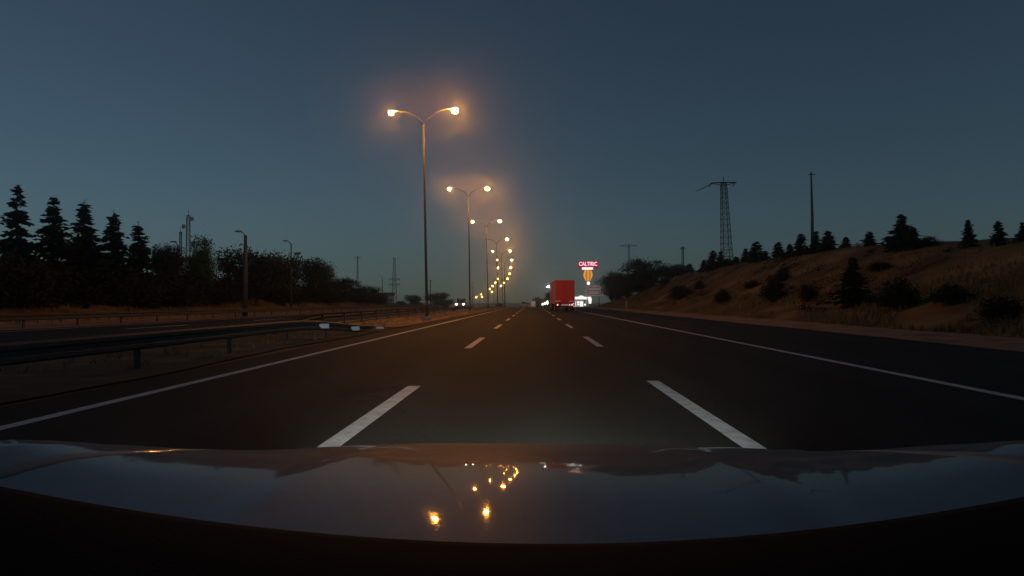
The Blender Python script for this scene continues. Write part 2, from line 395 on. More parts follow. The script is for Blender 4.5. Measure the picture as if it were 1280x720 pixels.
def broad_mesh(seed, h=6., w=6., m='leaves', nclump=150, trunk=.12, leaf=.25, per=66):
    rnd = random.Random(seed); root = empty('proto')
    tb = MB(); th = h*trunk
    tb.tube([(0,0,-.3),(.05,0,th*.6),(0,.05,th*1.2)], [h*.035,h*.028,h*.02], 7)
    b = MB()
    lobes = [(rnd.uniform(-.30,.30)*w, rnd.uniform(-.30,.30)*w, rnd.uniform(.28,.78)*h, rnd.uniform(.22,.30)*min(w,h)) for _ in range(7)]
    lobes.append((0,0,h*.72,.27*min(w,h)))
    for i in range(nclump):
        L = rnd.choice(lobes); d = Vector((rnd.gauss(0,1),rnd.gauss(0,1),rnd.gauss(0,.9))).normalized()*L[3]*rnd.uniform(.55,1.15)
        c = Vector(L[:3])+d; c.z = min(max(c.z, h*trunk*.7), h*.97)
        tb.tube([(0,0,th), tuple(Vector((0,0,th)).lerp(c,.55)+Vector((0,0,-.03*h))), tuple(c)], [.045,.028,.008], 3, cap=False)
        cr_ = rnd.uniform(.10,.17)*min(w,h)
        for q in range(per):
            p = c+Vector((rnd.gauss(0,1),rnd.gauss(0,1),rnd.gauss(0,.75)))*cr_*.46
            leafquad(b, p, leaf, rnd)
    tb.build('trunk', M['bark'], root); b.build('crown', M[m], root)
    return root, h, w
def bush_mesh(seed, h=2., w=3., m='scrub', n=46, per=75, leaf=.19):
    rnd = random.Random(seed); root = empty('proto'); tb = MB(); b = MB()
    for i in range(n):
        a = rnd.uniform(0,2*PI); r = w*.5*math.sqrt(rnd.random())*.85; zt = h*(1-.55*(r/(w*.5))**2)*rnd.uniform(.25,.93)
        c = Vector((math.cos(a)*r, math.sin(a)*r, zt))
        tb.tube([(c.x*.15,c.y*.15,-.1), (c.x*.6,c.y*.6,zt*.5), tuple(c)], [.03,.02,.006], 3, cap=False)
        for q in range(per):
            p = c+Vector((rnd.gauss(0,1),rnd.gauss(0,1),rnd.gauss(0,.9)))*rnd.uniform(.08,.13)*w
            p.z = max(p.z, -.02)
            leafquad(b, p, leaf, rnd)
    tb.build('stems', M['bark'], root); b.build('foliage', M[m], root)
    return root, h, w
CON = [conifer_mesh(s, 7., .22+.02*(s % 3), 1.25) for s in (1,2,3,4,5)]
YCON = [conifer_mesh(s, 3.2, wd, .8, 'young_needles') for s, wd in ((11,.24),(12,.30),(13,.2),(14,.34))]
BRD = [broad_mesh(s) for s in (21,22,23,24)]
GRN = [broad_mesh(s, m='green_leaves') for s in (31,)]
SCR = [bush_mesh(s, m='scrub') for s in (41,42,43,44)]
DBU = [bush_mesh(s, h=2.6, w=2.6, m='young_needles') for s in (51,52)]
protos = [p[0] for L in (CON, YCON, BRD, GRN, SCR, DBU) for p in L]
def place(proto, name, base, h, w, label, cat, group):
    root, ph, pw = proto
    c = copy_tree(root); c.name = name; c.location = base
    c.rotation_euler = (0, 0, random.uniform(0, 2*PI)); c.scale = (w/pw, w/pw, h/ph)
    tag(c, label, cat, group); return c
def at_top(px, top, Y, wpx):
    p = W(px, top, Y); zg = Hx(p.x, Y); return (p.x, Y, zg-.05), max(.6, p.z-zg), wpx*Y/FPX

# five tall conifers left
for i, (px, top, Y, w) in enumerate([(22,230,43,58),(67,246,46,66),(105,249,49,60),(142,263,52,54),(173,276,55,56)]):
    base, h, w = at_top(px, top, Y, w)
    place(CON[i], 'conifer_tree', base, h, w, 'tall dark conifer, %s from the left in the row of five at the left edge' % ORD[i], 'conifer', 'tall conifers at the left edge')
# broad trees left
LB = [(203,307,62,50),(260,299,66,44),(322,304,76,84),(356,320,84,52),(400,325,101,60),(428,348,116,48),(449,356,130,44),(469,366,145,34)]
for i, (px, top, Y, w) in enumerate(LB):
    base, h, w = at_top(px, top, Y, w)
    pr = GRN[0] if i == 1 else BRD[i % 4]
    place(pr, 'broadleaf_tree', base, h, w, ['dark broad bush-like tree right of the five tall conifers','mid green round tree in front of the thin radio mast','wide dark tree behind the nearest small lamp pole on the left','dark rounded tree sloping down right of the wide tree','dark peaked tree standing alone right of the high mast','low dark tree just right of the peaked tree','lower dark tree on the falling left skyline','last small dark tree at the end of the left skyline'][i], 'tree', 'broad trees beyond the opposite road')
# undergrowth left
k = 0
for px in list(range(-40, 480, 21)):
    u = -random.uniform(29.5, 33); Y = -u*FPX/(666-px)
    if Y > 140: continue
    h = random.uniform(2.0, 2.9)*(1 if px < 300 else .75); w = random.uniform(3.2, 4.8)*(1+Y/250)
    x = u+cx(Y)
    place(SCR[k % 4], 'bush', (x, Y, H(u, Y)-.1), h, w, 'dark scrub bush, %s from the left in the undergrowth below the left trees' % ORD[k], 'bush', 'scrub bushes beyond the opposite road'); k += 1
# few bushes and trees at mid distance left
for i, (px, top, Y, w, nm) in enumerate([(520,369,255,22,'leafy bush'),(547,366,262,30,'wide leafy bush'),(558,373,240,16,'small round bush'),(500,376,230,14,'tiny bush'),(624,379,235,11,'tiny bush')]):
    base, h, w = at_top(px, top, Y, w)
    place(BRD[i % 4], 'roadside_bush', base, h, w, ['leafy dark bush right of the distant lattice pylon','wide dark bush at the thin pole on the far left of the road','small round bush at the right end of the distant bushes','tiny dark bush below the distant lattice pylon','tiny dark bush on the median below the farthest street lamps'][i], 'bush', 'distant bushes left of the road')
# large bushes right of the signs
RB = [(764,343,196,36),(784,337,188,44),(812,323,170,62),(838,332,158,50),(770,356,172,34),(800,352,150,44),(832,350,140,40)]
for i, (px, top, Y, w) in enumerate(RB):
    base, h, w = at_top(px, top, Y, w)
    place(BRD[(i+1) % 4], 'broadleaf_tree', base, h, w, ['dark tree directly right of the lit roadside signs','dark tree below the small T-shaped power pole','tallest round tree of the clump at the foot of the hill','round tree at the right end of the clump at the foot of the hill','low dark tree in front of the clump, beside the white marker post','low dark tree in front of the tallest clump tree','low dark tree where the clump meets the brown hill'][i], 'tree', 'tree clump at the foot of the right hill')
# crest conifers right
CR_ = [(862,330),(880,325),(891,314),(901,315),(920,321),(932,311),(945,303),(957,314),(973,303),(987,305),(1001,293),(1020,290),(1035,289),(1057,298),(1087,290),(1127,269),(1141,284),(1210,275),(1248,277),(1278,289)]
for i, (px, top) in enumerate(CR_):
    u = random.uniform(29.3, 31.5); u = 28.4 if px == 1248 else u
    Y = u*FPX/(px-666)
    p = W(px, top, Y); zg = Hx(p.x, Y); h = max(1.2, p.z-zg+.1)
    w = h*random.uniform(.62, .85) if px not in (1248, 1210) else h*.5
    w = max(w, .13*Y*.12)
    place(YCON[i % 4], 'young_conifer', (p.x, Y, zg-.1), h, w, 'small dark conifer, %s from the left along the crest of the right hill' % ORD[i], 'conifer', 'young conifers along the hill crest')
for i, (px, top, Y, w) in enumerate([(1160,295,56,30),(910,322,112,16)]):
    base, h, w = at_top(px, top, Y, w)
    place(DBU[i], 'bush', base, h, w, ['wide low bush on the hill crest right of the tallest crest conifer','low bush on the hill crest at the foot of the big pylon'][i], 'bush', 'bushes on the hill crest')
# shrubs on the slope : px, base py, height px, width px
SL = [(852,375,17,28),(903,381,20,18),(968,378,33,28),(979,352,20,15),(1012,377,22,22),(1067,384,62,40),(1123,388,38,42),(1188,382,26,40),(1252,400,28,44),(876,362,10,14),(940,360,10,16),(1100,340,12,22)]
SN = ['brown scrub bush at the left foot of the right hill','small dark shrub near the foot of the hill below the big pylon','round dark shrub on the hill slope, just left of the hill centre','little dark shrub directly above the round shrub on the slope','small brownish shrub between the round shrub and the tallest shrub','tallest dark shrub on the hill slope, reaching up to the crest','wide dark shrub right of the tallest shrub','faint dark shrub low on the slope left of the right picture edge','low dark shrub nearest the right picture edge','tiny shrub high on the left end of the slope','tiny shrub on the slope below the crest conifers','small scrubby bush just below the crest right of the tallest shrub']
for i, (px, by, hp, wp) in enumerate(SL):
    p = hit(px, by); h = hp*p.y/FPX; w = wp*p.y/FPX
    pr = (DBU[i % 2] if i not in (0, 9, 10, 11, 4) else SCR[i % 4])
    if i == 5: pr = CON[1]
    place(pr, 'hill_shrub', (p.x, p.y, Hx(p.x, p.y)-.05), h, w*(1.15 if i != 5 else 1.2), SN[i], 'shrub', 'shrubs on the right hill slope')
# green tree behind the truck
p, h, w = at_top(683, 366, 330, 24)
place(GRN[0], 'broadleaf_tree', p, h, w, 'green floodlit tree on the roadside just left of the red truck', 'tree', None)
p, h, w = at_top(672, 372, 345, 14)
place(BRD[1], 'broadleaf_tree', p, h, w, 'small dark tree behind the white box truck far ahead', 'tree', None)
for r in protos:
    for ch in list(r.children): bpy.data.objects.remove(ch)
    bpy.data.objects.remove(r)
print('plants ok')

# ------------------------------------------------------------------ median street lamps
def lamp_proto():
    root = empty('street_lamp')
    b = MB(); b.tube([(0,0,.3),(0,0,4),(0,0,9),(0,0,13.0)], [.10,.085,.07,.055], 10)
    b.build('pole', M['galvanised'], root, True)
    MB().box((0,0,.14),(.55,.55,.3)).build('base', M['concrete'], root, bevel=.03)
    b = MB(); b.box((0,-.13,1.2),(.10,.02,.35)); b.build('access_door', M['lamp_body'], root)
    for s in (-1, 1):
        a = MB(); a.tube([(0,0,12.9),(s*.35,0,13.45),(s*1.0,0,13.8),(s*1.75,0,13.95)], [.035,.032,.03,.028], 8)
        a.build('arm', M['arm_steel'], root, True)
        hb = MB(); hb.ellipsoid((s*2.02,0,13.93),(.34,.13,.09), 14, 6, 0, PI/2)
        hb.box((s*1.74,0,13.955),(.18,.10,.07))
        hd = hb.build('lamp_head', M['lamp_body'], root, True)
        l = MB(); q = 1. if s > 0 else .72; l.ellipsoid((s*2.12,-.06,13.80),(.20*q,.17*q,.17*q), 14, 10)
        l.build('lamp_lens', M['sodium'], hd, True)
    return root
lp = lamp_proto()
lens_off = None
NL = 17
for k in range(NL):
    Y = 47.2 + 32.5*k
    o = lp if k == 0 else copy_tree(lp)
    o.location = (-6.95+cx(Y), Y, zb(Y))
    d = (cx(Y+2)-cx(Y-2))/4; o.rotation_euler = (R(random.uniform(-.4,.4)), -R(1.1+random.uniform(-.35,.35)), -math.atan(d)+R(random.uniform(-5,5)))
    tag(o, ('nearest and tallest double-armed street lamp on the median' if k == 0 else '%s double-armed street lamp along the median, counted from the nearest' % ORD[k] if k != 3 else 'fourth double-armed street lamp from the nearest, its left lamp unlit'), 'street lamp', 'double-armed street lamps along the median')
    mk = 'sodium_%d' % (0 if k < 2 else 1 if k < 4 else 2 if k < 7 else 3)
    for ch in o.children:
        for l in ch.children:
            if l.name.startswith('lamp_lens'):
                l.data = l.data.copy(); l.data.materials[0] = M[mk]
    OFF = {3:(-1,), 7:(-1,), 11:(1,), 12:(-1,), 13:(1,), 15:(1,), 16:(-1,1)}
    if k in OFF:
        for ch in o.children:
            for l in ch.children:
                if l.name.startswith('lamp_lens') and (1 if l.data.vertices[0].co.x > 0 else -1) in OFF[k]:
                    l.data.materials[0] = M['lamp_glass_off']; l['label'] = 'unlit lamp glass'
# small single lamps at far side, unlit
def small_lamp(px, top, Y, side, label, pole_px=None):
    p = W(px, top, Y); zg = Hx(p.x, Y); h = p.z-zg
    xp = W(pole_px, top, Y).x if pole_px else p.x-side*1.0
    root = empty('lamp_post', (xp, Y, zg), 0, label, 'lamp post', 'unlit lamp posts beyond the opposite road')
    dx = p.x-xp
    f_ = 1.9 if 'nearest' in label else 1.
    MB().tube([(0,0,-.1),(0,0,h*.5),(0,0,h-.35)], [.12*f_,.10*f_,.07*f_], 8).build('pole', M['galvanised'], root, True)
    MB().tube([(0,0,h-.4),(dx*.4,0,h-.12),(dx*.85,0,h)], [.045,.04,.03], 6).build('arm', M['galvanised'], root, True)
    hd = MB().ellipsoid((dx,0,h),(.36,.13,.07), 12, 5).build('lamp_head', M['lamp_body'], root, True)
    MB().ellipsoid((dx,0,h-.035),(.22,.09,.06), 10, 4, -PI/2, 0).build('lamp_lens', M['lamp_glass_off'], hd, True)
small_lamp(298, 289, 60, -1, 'unlit lamp post standing nearest beyond the opposite road, its pole tall and pale', 307)
small_lamp(357, 301, 82, -1, 'unlit lamp post rising above the wide dark tree on the left', 364)
small_lamp(217, 302, 68, -1, 'unlit lamp post between the fifth conifer and the radio mast', 222)
small_lamp(475, 345, 210, -1, 'tiny unlit lamp post left of the distant lattice pylon', 478)

# ------------------------------------------------------------------ guardrails
def wbeam(b, pts):                        # corrugated beam along points (x,y,z = centre)
    prof = [(0,-.155),(.05,-.12),(.05,-.06),(0,-.02),(0,.02),(.05,.06),(.05,.12),(0,.155)]
    prev = None
    for p in pts:
        for side in (0,):
            row = []
            for px_, pz in prof:
                row.append(len(b.v)); b.v.append((p[0]+px_*p[3], p[1], p[2]+pz))
            for px_, pz in reversed(prof):
                row.append(len(b.v)); b.v.append((p[0]+px_*p[3]-.006*p[3], p[1], p[2]+pz))
        if prev:
            n = len(row)
            for i in range(n): b.f.append((prev[i], prev[(i+1)%n], row[(i+1)%n], row[i]))
        prev = row
def guardrail(u, y0, y1, label, face, term=False, term0=False, step=4.):
    root = empty('guardrail', (u+cx(y0), y0, zb(y0)), 0, label, 'guardrail', 'steel guardrails')
    o = Vector(root.location); b = MB(); pts = []; y = y0
    top = .54
    def hz(y):
        z = top
        if term and y > y1-12: z = top - (top-.06)*smooth((y-(y1-12))/12.)
        if term0 and y < y0+10: z = .08+(top-.08)*smooth((y-y0)/10.)
        return z
    pr = None
    while y <= y1+.01:
        pts.append((u+cx(y)-o.x, y-o.y, H(u, y)+hz(y)-o.z, face)); y += 2.
    wbeam(b, pts); b.build('beam', M['rail_steel'], root)
    y = y0+1.; n = 0
    while y < y1-1 and n < 98:
        z0 = H(u, y)-o.z; x = u+cx(y)-o.x-face*.09; zt = z0+hz(y)+.12
        if hz(y) > .2:
            if pr is None or True:
                MB().box((x, y-o.y, (z0-.3+zt)/2), (.06,.12,zt-z0+.3)).build('post', M['rail_steel'], root)
            MB().box((x+face*.055, y-o.y, z0+hz(y)), (.06,.10,.22)).build('spacer', M['rail_steel'], root)
        y += step; n += 1
    return root
gr = guardrail(-7.15, -20, 33, 'near median guardrail sloping down to its end left of our lanes', 1, term=True)
guardrail(-10.35, 26, 98, 'second median guardrail, beside the opposite road beyond the near one', -1, term=True, term0=True)
guardrail(-23.7, -8, 190, 'long guardrail on the far side of the opposite road', 1)
# reflectors mounted on the sloping end
for px, py in ((405,405),(444,407.5),(475,410.5)):
    Y = 6.95*FPX/(666-px)*1.0; p = W(px, py, Y); zt = p.z
    r = MB(); ox = gr.location
    zg = H(-7.15, Y)
    hzv = .54-(.48)*smooth((Y-21)/12.)
    r.box((p.x-ox.x, Y-ox.y, zg+hzv-.02-ox.z), (.34,.03,.15)); r.box((p.x-ox.x-.02, Y-ox.y+.025, zg+hzv-ox.z-.04), (.06,.02,.12))
    q = r.build('reflector', M['reflector'], gr); q['label'] = 'white rectangular reflector plate'

# marker posts
def marker(px, base_y, Y, hpx, label):
    p = W(px, base_y, Y); zg = Hx(p.x, Y); h = hpx*Y/FPX
    root = empty('marker_post', (p.x, Y, zg), 0, label, 'marker post')
    MB().prism([(-.05,-.1),(.05,-.1),(.05,h*.93),(-.05,h)], -.07, .07).build('post', M['wall_white'], root, bevel=.01)
    MB().box((0,-.054,h*.8),(.08,.006,.14)).build('reflector_strip', M['reflector'], root)
marker(783, 388, 112, 11, 'white marker post on the right verge at the foot of the hill')
marker(618, 386, 190, 9, 'small pale marker post on the median, left of the tiny dark bush')
marker(635, 386, 180, 6, 'small pale marker post at the median edge, left of the far lane dashes')

# ------------------------------------------------------------------ pylons and masts
def bar(b, p, q, r=.05): b.tube([p, q], r, 4, cap=True)
def lattice(b, h, w0, w1, n, r=.045, z0=0.):
    cor = lambda t: [Vector((sx*(w0+(w1-w0)*t)/2, sy*(w0+(w1-w0)*t)/2, z0+(h-z0)*t)) for sx, sy in ((-1,-1),(1,-1),(1,1),(-1,1))]
    ts = []; t = 0.; 
    for i in range(n+1): ts.append(1-(1-i/n)**1.25)
    ts[-1] = 1.
    for a, c in zip(ts, ts[1:]):
        A, B = cor(a), cor(c)
        for i in range(4):
            j = (i+1) % 4
            bar(b, A[i], B[i], r*1.3); bar(b, A[i], B[j], r*.7); bar(b, A[j], B[i], r*.7); bar(b, B[i], B[j], r*.7)
# big pylon
p = W(904, 222, 150); q = W(909, 330, 150); zg = Hx(q.x, 150)-.2; hh = p.z-zg
root = empty('lattice_pylon', (W(909.5,330,150).x, 150, zg), R(6), 'big lattice power pylon with one crossarm, standing behind the hill crest', 'pylon')
root.rotation_euler = (0, -math.atan((W(909.5,330,150).x-p.x)/hh), R(6))
b = MB(); lattice(b, hh-1.0, 2.1, .95, 17, .05); b.build('tower_body', M['dark_steel'], root)
b = MB(); arm = 2.75; za = hh-1.15
for s in (-1, 1):
    bar(b, (0,-.35,za+.15),(s*arm,0,za+.1),.09); bar(b,(0,.35,za+.15),(s*arm,0,za+.1),.09); bar(b,(0,0,za-.5),(s*arm,0,za+.05),.07)
    for k in range(1,5): bar(b,(s*arm*k/5,-.35*(1-k/5),za+.13),(s*arm*(k+.5)/5,.35*(1-(k+.5)/5),za+.12),.04)
bar(b,(0,0,za),(0,0,hh+.3),.08); b.build('crossarm', M['dark_steel'], root)
for x in (-2.55,-.1,2.4):
    b = MB()
    for k in range(5): b.tube([(x-.12*k,0,za-.02-.17*k),(x-.12*k-.03,0,za-.1-.17*k)],[.15,.09],8)
    bar(b,(x,0,za+.1),(x-.5,0,za-.75),.05); b.build('insulator', M['insulator'], root)
b = MB(); prev=None
pts=[]
for k in range(9):
    t=k/8; pts.append((-2.75-4.6*t, -4*t, za-.1-2.4*t+.4*t*t))
b.tube(pts,[.085]*5+[.06]*4,5); b.build('jumper_cable', M['dark_steel'], root)
# plain tall pole right
p = W(1013.5, 215, 100); q = W(1015.5, 300, 100); zg = Hx(q.x, 100); hh = p.z-zg
root = empty('power_pole', (q.x, 100, zg), 0, 'slim tall tapering pole standing behind the crest conifers on the right hill', 'pole')
MB().tube([(0,0,-.3),(0,0,hh*.5),(-.1,0,hh)],[.26,.2,.10],8).build('shaft', M['dark_steel'], root, True)
b = MB(); b.box((0,0,hh*.97),(.9,.1,.1)); b.build('crossbar', M['dark_steel'], root)
def tpylon(px, top, Y, arm, label, w=1.6, arms=1, mm='dark_steel'):
    p = W(px, top, Y); zg = Hx(p.x, Y)-.2; hh = p.z-zg
    root = empty('lattice_pylon', (p.x, Y, zg), random.uniform(-.2,.2), label, 'pylon', 'distant lattice pylons')
    b = MB(); lattice(b, hh, w, w*.35, 10, .06); b.build('tower_body', M[mm], root)
    for a in range(arms):
        b = MB(); z = hh*(.98-.14*a) if arms == 1 else hh*(.60-.1*a)
        bar(b,(-arm,0,z),(arm,0,z),.11); bar(b,(-arm,0,z),(0,0,z-.9),.07); bar(b,(arm,0,z),(0,0,z-.9),.07); b.build('crossarm', M[mm], root)
        for s in (-1,1):
            b = MB(); b.tube([(s*arm,0,z),(s*arm,0,z-.9)],[.12,.08],6); b.build('insulator', M['insulator'], root)
tpylon(786, 305, 340, 3.6, 'small T-shaped lattice pylon above the tree clump right of the signs')
tpylon(853.5, 308, 300, .9, 'slim faint pylon between the T-shaped pylon and the big pylon')
tpylon(493, 322, 300, 2.2, 'distant lattice pylon with a crossarm at the end of the left skyline', 2.2, 2)
tpylon(447, 320, 420, 1.6, 'faint thin pylon above the falling left skyline', 1.4)
# radio mast with dishes, thin mast
def mast(px, top, Y, w, label, dishes=False, head=False, name='radio_mast'):
    p = W(px, top, Y); zg = Hx(p.x, Y)-.2; hh = p.z-zg
    root = empty(name, (p.x, Y, zg), .3, label, 'mast')
    b = MB(); lattice(b, hh*.93, w, w*.6, 14, .03); b.build('mast_body', M['dark_steel'], root)
    MB().tube([(0,0,hh*.9),(0,0,hh)],[.05,.03],6).build('antenna_rod', M['dark_steel'], root)
    if dishes:
        for x, z in ((.5, hh-1.6),(-.55, hh-2.9)):
            d = MB(); n=len(d.v)
            d.tube([(0,-.05,0),(0,-.16,0),(0,-.22,0)],[.12,.34,.38],12); o = d.build('dish', M['wall_white'], root, True); o.location = (x,-.2,z); o.rotation_euler=(0,0,.4 if x>0 else -.4)
    if head:
        b = MB(); b.tube([(0,0,hh*.95),(0,0,hh*.99)],[.7,.85],10); b.build('lamp_ring', M['dark_steel'], root)
mast(235.5, 262, 120, .8, 'radio mast with two white dishes beside the green round tree', dishes=True)
mast(226, 284, 118, .5, 'thin short mast just left of the radio mast')
mast(372, 315, 180, 1.1, 'high mast with a wide head between two dark trees on the left', head=True, name='high_mast')
p = W(538, 350, 300); root = empty('utility_pole', (p.x, 300, Hx(p.x,300)), 0, 'thin dark pole behind the wide bush on the far left of the road', 'pole')
hh = p.z-root.location.z; MB().tube([(0,0,-.2),(0,0,hh)],[.28,.16],8).build('shaft', M['dark_steel'], root, True)
MB().box((0,0,hh-.4),(2.2,.15,.15)).build('crossbar', M['dark_steel'], root)
p = W(591, 352, 420); root = empty('utility_pole', (p.x, 420, Hx(p.x,420)), 0, 'faint pole left of the farthest street lamps', 'pole')
hh = p.z-root.location.z; MB().tube([(0,0,-.2),(0,0,hh)],[.28,.16],8).build('shaft', M['dark_steel'], root, True)
MB().box((0,0,hh-.4),(2.2,.15,.15)).build('crossbar', M['dark_steel'], root)

# white mast lamp by the truck
Y = 300; p = W(685.3, 358.3, Y); zg = Hx(p.x, Y); hh = p.z-zg
root = empty('street_lamp', (p.x+.9, Y, zg), 0, 'white street lamp shining just left of the top of the red truck', 'street lamp')
MB().tube([(0,0,-.1),(0,0,hh)],[.14,.08],8).build('pole', M['dark_steel'], root, True)
MB().tube([(0,0,hh-.05),(-.6,0,hh+.15)],[.05,.04],6).build('arm', M['dark_steel'], root, True)
hd = MB().ellipsoid((-.9,0,hh+.12),(.45,.2,.1),10,5,0,PI/2).build('lamp_head', M['lamp_body'], root, True)
MB().ellipsoid((-.9,0,hh+.11),(.5,.3,.42),12,6,-PI/2,0).build('lamp_lens', M['white_lamp'], hd, True)

# ------------------------------------------------------------------ small buildings left
def house(px, top, Y, w, label):
    p = W(px, top, Y); zg = Hx(p.x, Y); h = max(3., p.z-zg)
    root = empty('house', (p.x, Y, zg), R(12), label, 'house')
    wl = MB().box((0,0,(h-1)/2-.2),(w,w*.8,h-.6)).build('wall', M['wall_white'], root)
    MB().prism([(-w*.48,h-.95),(w*.48,h-.95),(0,h+.1)], -w*.55, w*.55).build('roof', M['roof_tile'], root)
    for x in (-.28,.28):
        f = MB().box((x*w,-w*.4-.02,(h-1)*.55),(w*.18,.06,(h-1)*.3)).build('window', M['glass_dark'], root)
        MB().box((x*w,-w*.4-.06,(h-1)*.39),(w*.22,.12,.08)).build('sill', M['concrete'], f)
    MB().box((0,-w*.4-.02,1.05),(w*.16,.07,2.1)).build('door', M['dark_steel'], root)
house(229, 322, 130, 5, 'small pale house half hidden beneath the radio mast')
house(483, 366, 240, 5, 'small pale house at the foot of the distant left pylon')
house(118, 316, 110, 6, 'pale low house glimpsed between the left conifers')

# ------------------------------------------------------------------ vehicles
def wheel(parent, x, y, r=.5, w=.28, name='wheel'):
    t = MB().tube([(x-w/2,y,r),(x-w/2+.03,y,r),(x+w/2-.03,y,r),(x+w/2,y,r)],[r*.9,r,r,r*.9],20).build(name, M['rubber'], parent, True)
    MB().tube([(x-w/2-.01,y,r),(x+w/2+.01,y,r)],[r*.55,r*.55],14).build('rim', M['pale_trim'], t)
Y = 93; p = W(706, 380, Y)
tr = empty('lorry', (p.x, Y, zb(Y)), R(1.4), 'red box lorry driving ahead in the right lane', 'lorry')
MB().box((0,6.3,2.55),(2.5,12.6,2.95)).build('cargo_box', M['red_paint'], tr, bevel=.03)
MB().box((0,6.3,4.035),(2.54,12.64,.06)).build('roof_rail', M['red_paint'], tr)
for s in (-1, 1):
    MB().box((s*1.262,-.02,2.55),(.07,.07,2.95)).build('corner_trim', M['pale_trim'], tr)
    dr = MB(); dr.box((s*.615,-.03,2.58),(1.17,.05,2.78)); 
    for z in (1.6,2.6,3.6): dr.box((s*1.14,-.065,z),(.12,.03,.08))
    dd = dr.build('rear_door', M['red_paint'], tr, bevel=.01)
    MB().tube([(s*.2,-.085,1.25),(s*.2,-.085,3.9)],.022,6).build('lock_rod', M['red_paint'], dd)
    MB().box((s*.86,-.11,1.36),(.66,.03,.10)).build('marker_strip', M['tail_strip'], tr)
    lb = MB().box((s*.98,-.10,.88),(.46,.05,.2)).build('tail_light_box', M['black_plastic'], tr)
    MB().ellipsoid((s*.93,-.14,.88),(.11,.03,.09),12,6).build('tail_light', M['tail_light'], lb)
    MB().box((s*.95,.3,.42),(.5,.03,.5)).build('mud_flap', M['rubber'], tr)
    MB().box((s*1.27,6.3,1.1),(.03,12.4,.08)).build('side_rail', M['pale_trim'], tr)
MB().ellipsoid((.62,-.14,.88),(.07,.03,.07),12,6).build('reverse_light', M['tail_light'], tr)
MB().box((0,-.02,.88),(2.46,.14,.26)).build('rear_bumper', M['dark_steel'], tr)
MB().box((0,-.11,.88),(.95,.03,.19)).build('number_plate', M['plate'], tr)
MB().box((0,6.3,.95),(.9,12.2,.25)).build('chassis', M['dark_steel'], tr)
for y in (1.5,2.8,10.2):
    for s in (-1,1): wheel(tr, s*1.05, y, .5, .3)
cb = MB(); cb.prism([(12.9,.5),(15.0,.5),(15.1,1.6),(14.8,3.0),(13.4,3.2),(12.9,3.2)],-1.2,1.2); cb.build('cab', M['red_paint'], tr, bevel=.05)
for s in (-1,1): wheel(tr, s*1.05, 14.2, .5, .3)
MB().tube([(1.1,13.1,3.2),(1.1,13.1,4.45)],.06,6).build('exhaust_stack', M['dark_steel'], tr)
for s in (-1,1): MB().box((s*1.42,14.7,2.3),(.16,.1,.5)).build('mirror', M['black_plastic'], tr)

# white box truck far ahead
Y = 272; p = W(665.8, 380, Y)
tr = empty('box_truck', (p.x, Y, zb(Y)), 0, 'small pale box truck far ahead at the end of the road', 'truck')
MB().box((0,3.4,2.15),(2.2,6.4,2.5)).build('cargo_box', M['white_paint'], tr, bevel=.03)
MB().box((0,.18,2.2),(1.7,.03,1.8)).build('rear_door', M['board'], tr)  # door uses the self-glowing board material; lamp light is put into its colour
MB().box((0,.15,.75),(2.1,.12,.2)).build('rear_bumper', M['dark_steel'], tr)
MB().prism([(6.8,.5),(8.6,.5),(8.7,1.3),(8.1,2.2),(6.8,2.3)],-.95,.95).build('cab', M['white_paint'], tr, bevel=.05)
for y in (1.6,7.6):
    for s in (-1,1): wheel(tr, s*.9, y, .4, .22)
for s in (-1,1): MB().box((s*.95,.08,.78),(.2,.03,.12)).build('tail_light', M['tail_strip'], tr)
def car(px, Y, rz, label, paint, u=None, head=False, tall=1.):
    x = W(px, 384, Y).x
    root = empty('car', (x, Y, zb(Y)+.015), rz, label, 'car')
    prof = [(-2.1,.3),(2.1,.3),(2.15,.62),(1.95,.82),(1.1,.95),(-1.9,1.0),(-2.12,.85)]
    MB().prism([(y,z*tall) for y,z in prof],-.87,.87).build('body', M[paint], root, bevel=.06)
    MB().prism([(y,z*tall) for y,z in [(-1.75,.98),(1.05,.93),(.35,1.42),(-1.2,1.47)]],-.72,.72).build('cabin', M['glass_dark'], root, bevel=.06)
    MB().box((0,-.4,1.46*tall),(1.35,1.4,.05)).build('roof', M[paint], root, bevel=.02)
    for y in (-1.35,1.35):
        for s in (-1,1): wheel(root, s*.8, y, .32, .2)
    for s in (-1,1):
        MB().ellipsoid((s*.62,2.14,.68*tall),(.17,.06,.10),12,6).build('headlight', M['headlamp_glow'] if head else M['headlamp_lens'], root)
        MB().box((s*.66,-2.13,.78*tall),(.26,.04,.14)).build('tail_light', M['tail_strip'], root)
    return root
car(655, 205, 0, 'pale car far ahead in the middle lane, left of the box truck', 'white_paint')
car(660.5, 222, 0, 'second pale car far ahead, between the first car and the box truck', 'white_paint')
car(576.5, 128, PI, 'oncoming car with lit headlights on the opposite road', 'grey_paint', head=True, tall=1.25)
car(587.5, 330, PI, 'distant oncoming car with one bright light below the farthest street lamps', 'grey_paint', head=True, tall=1.6)

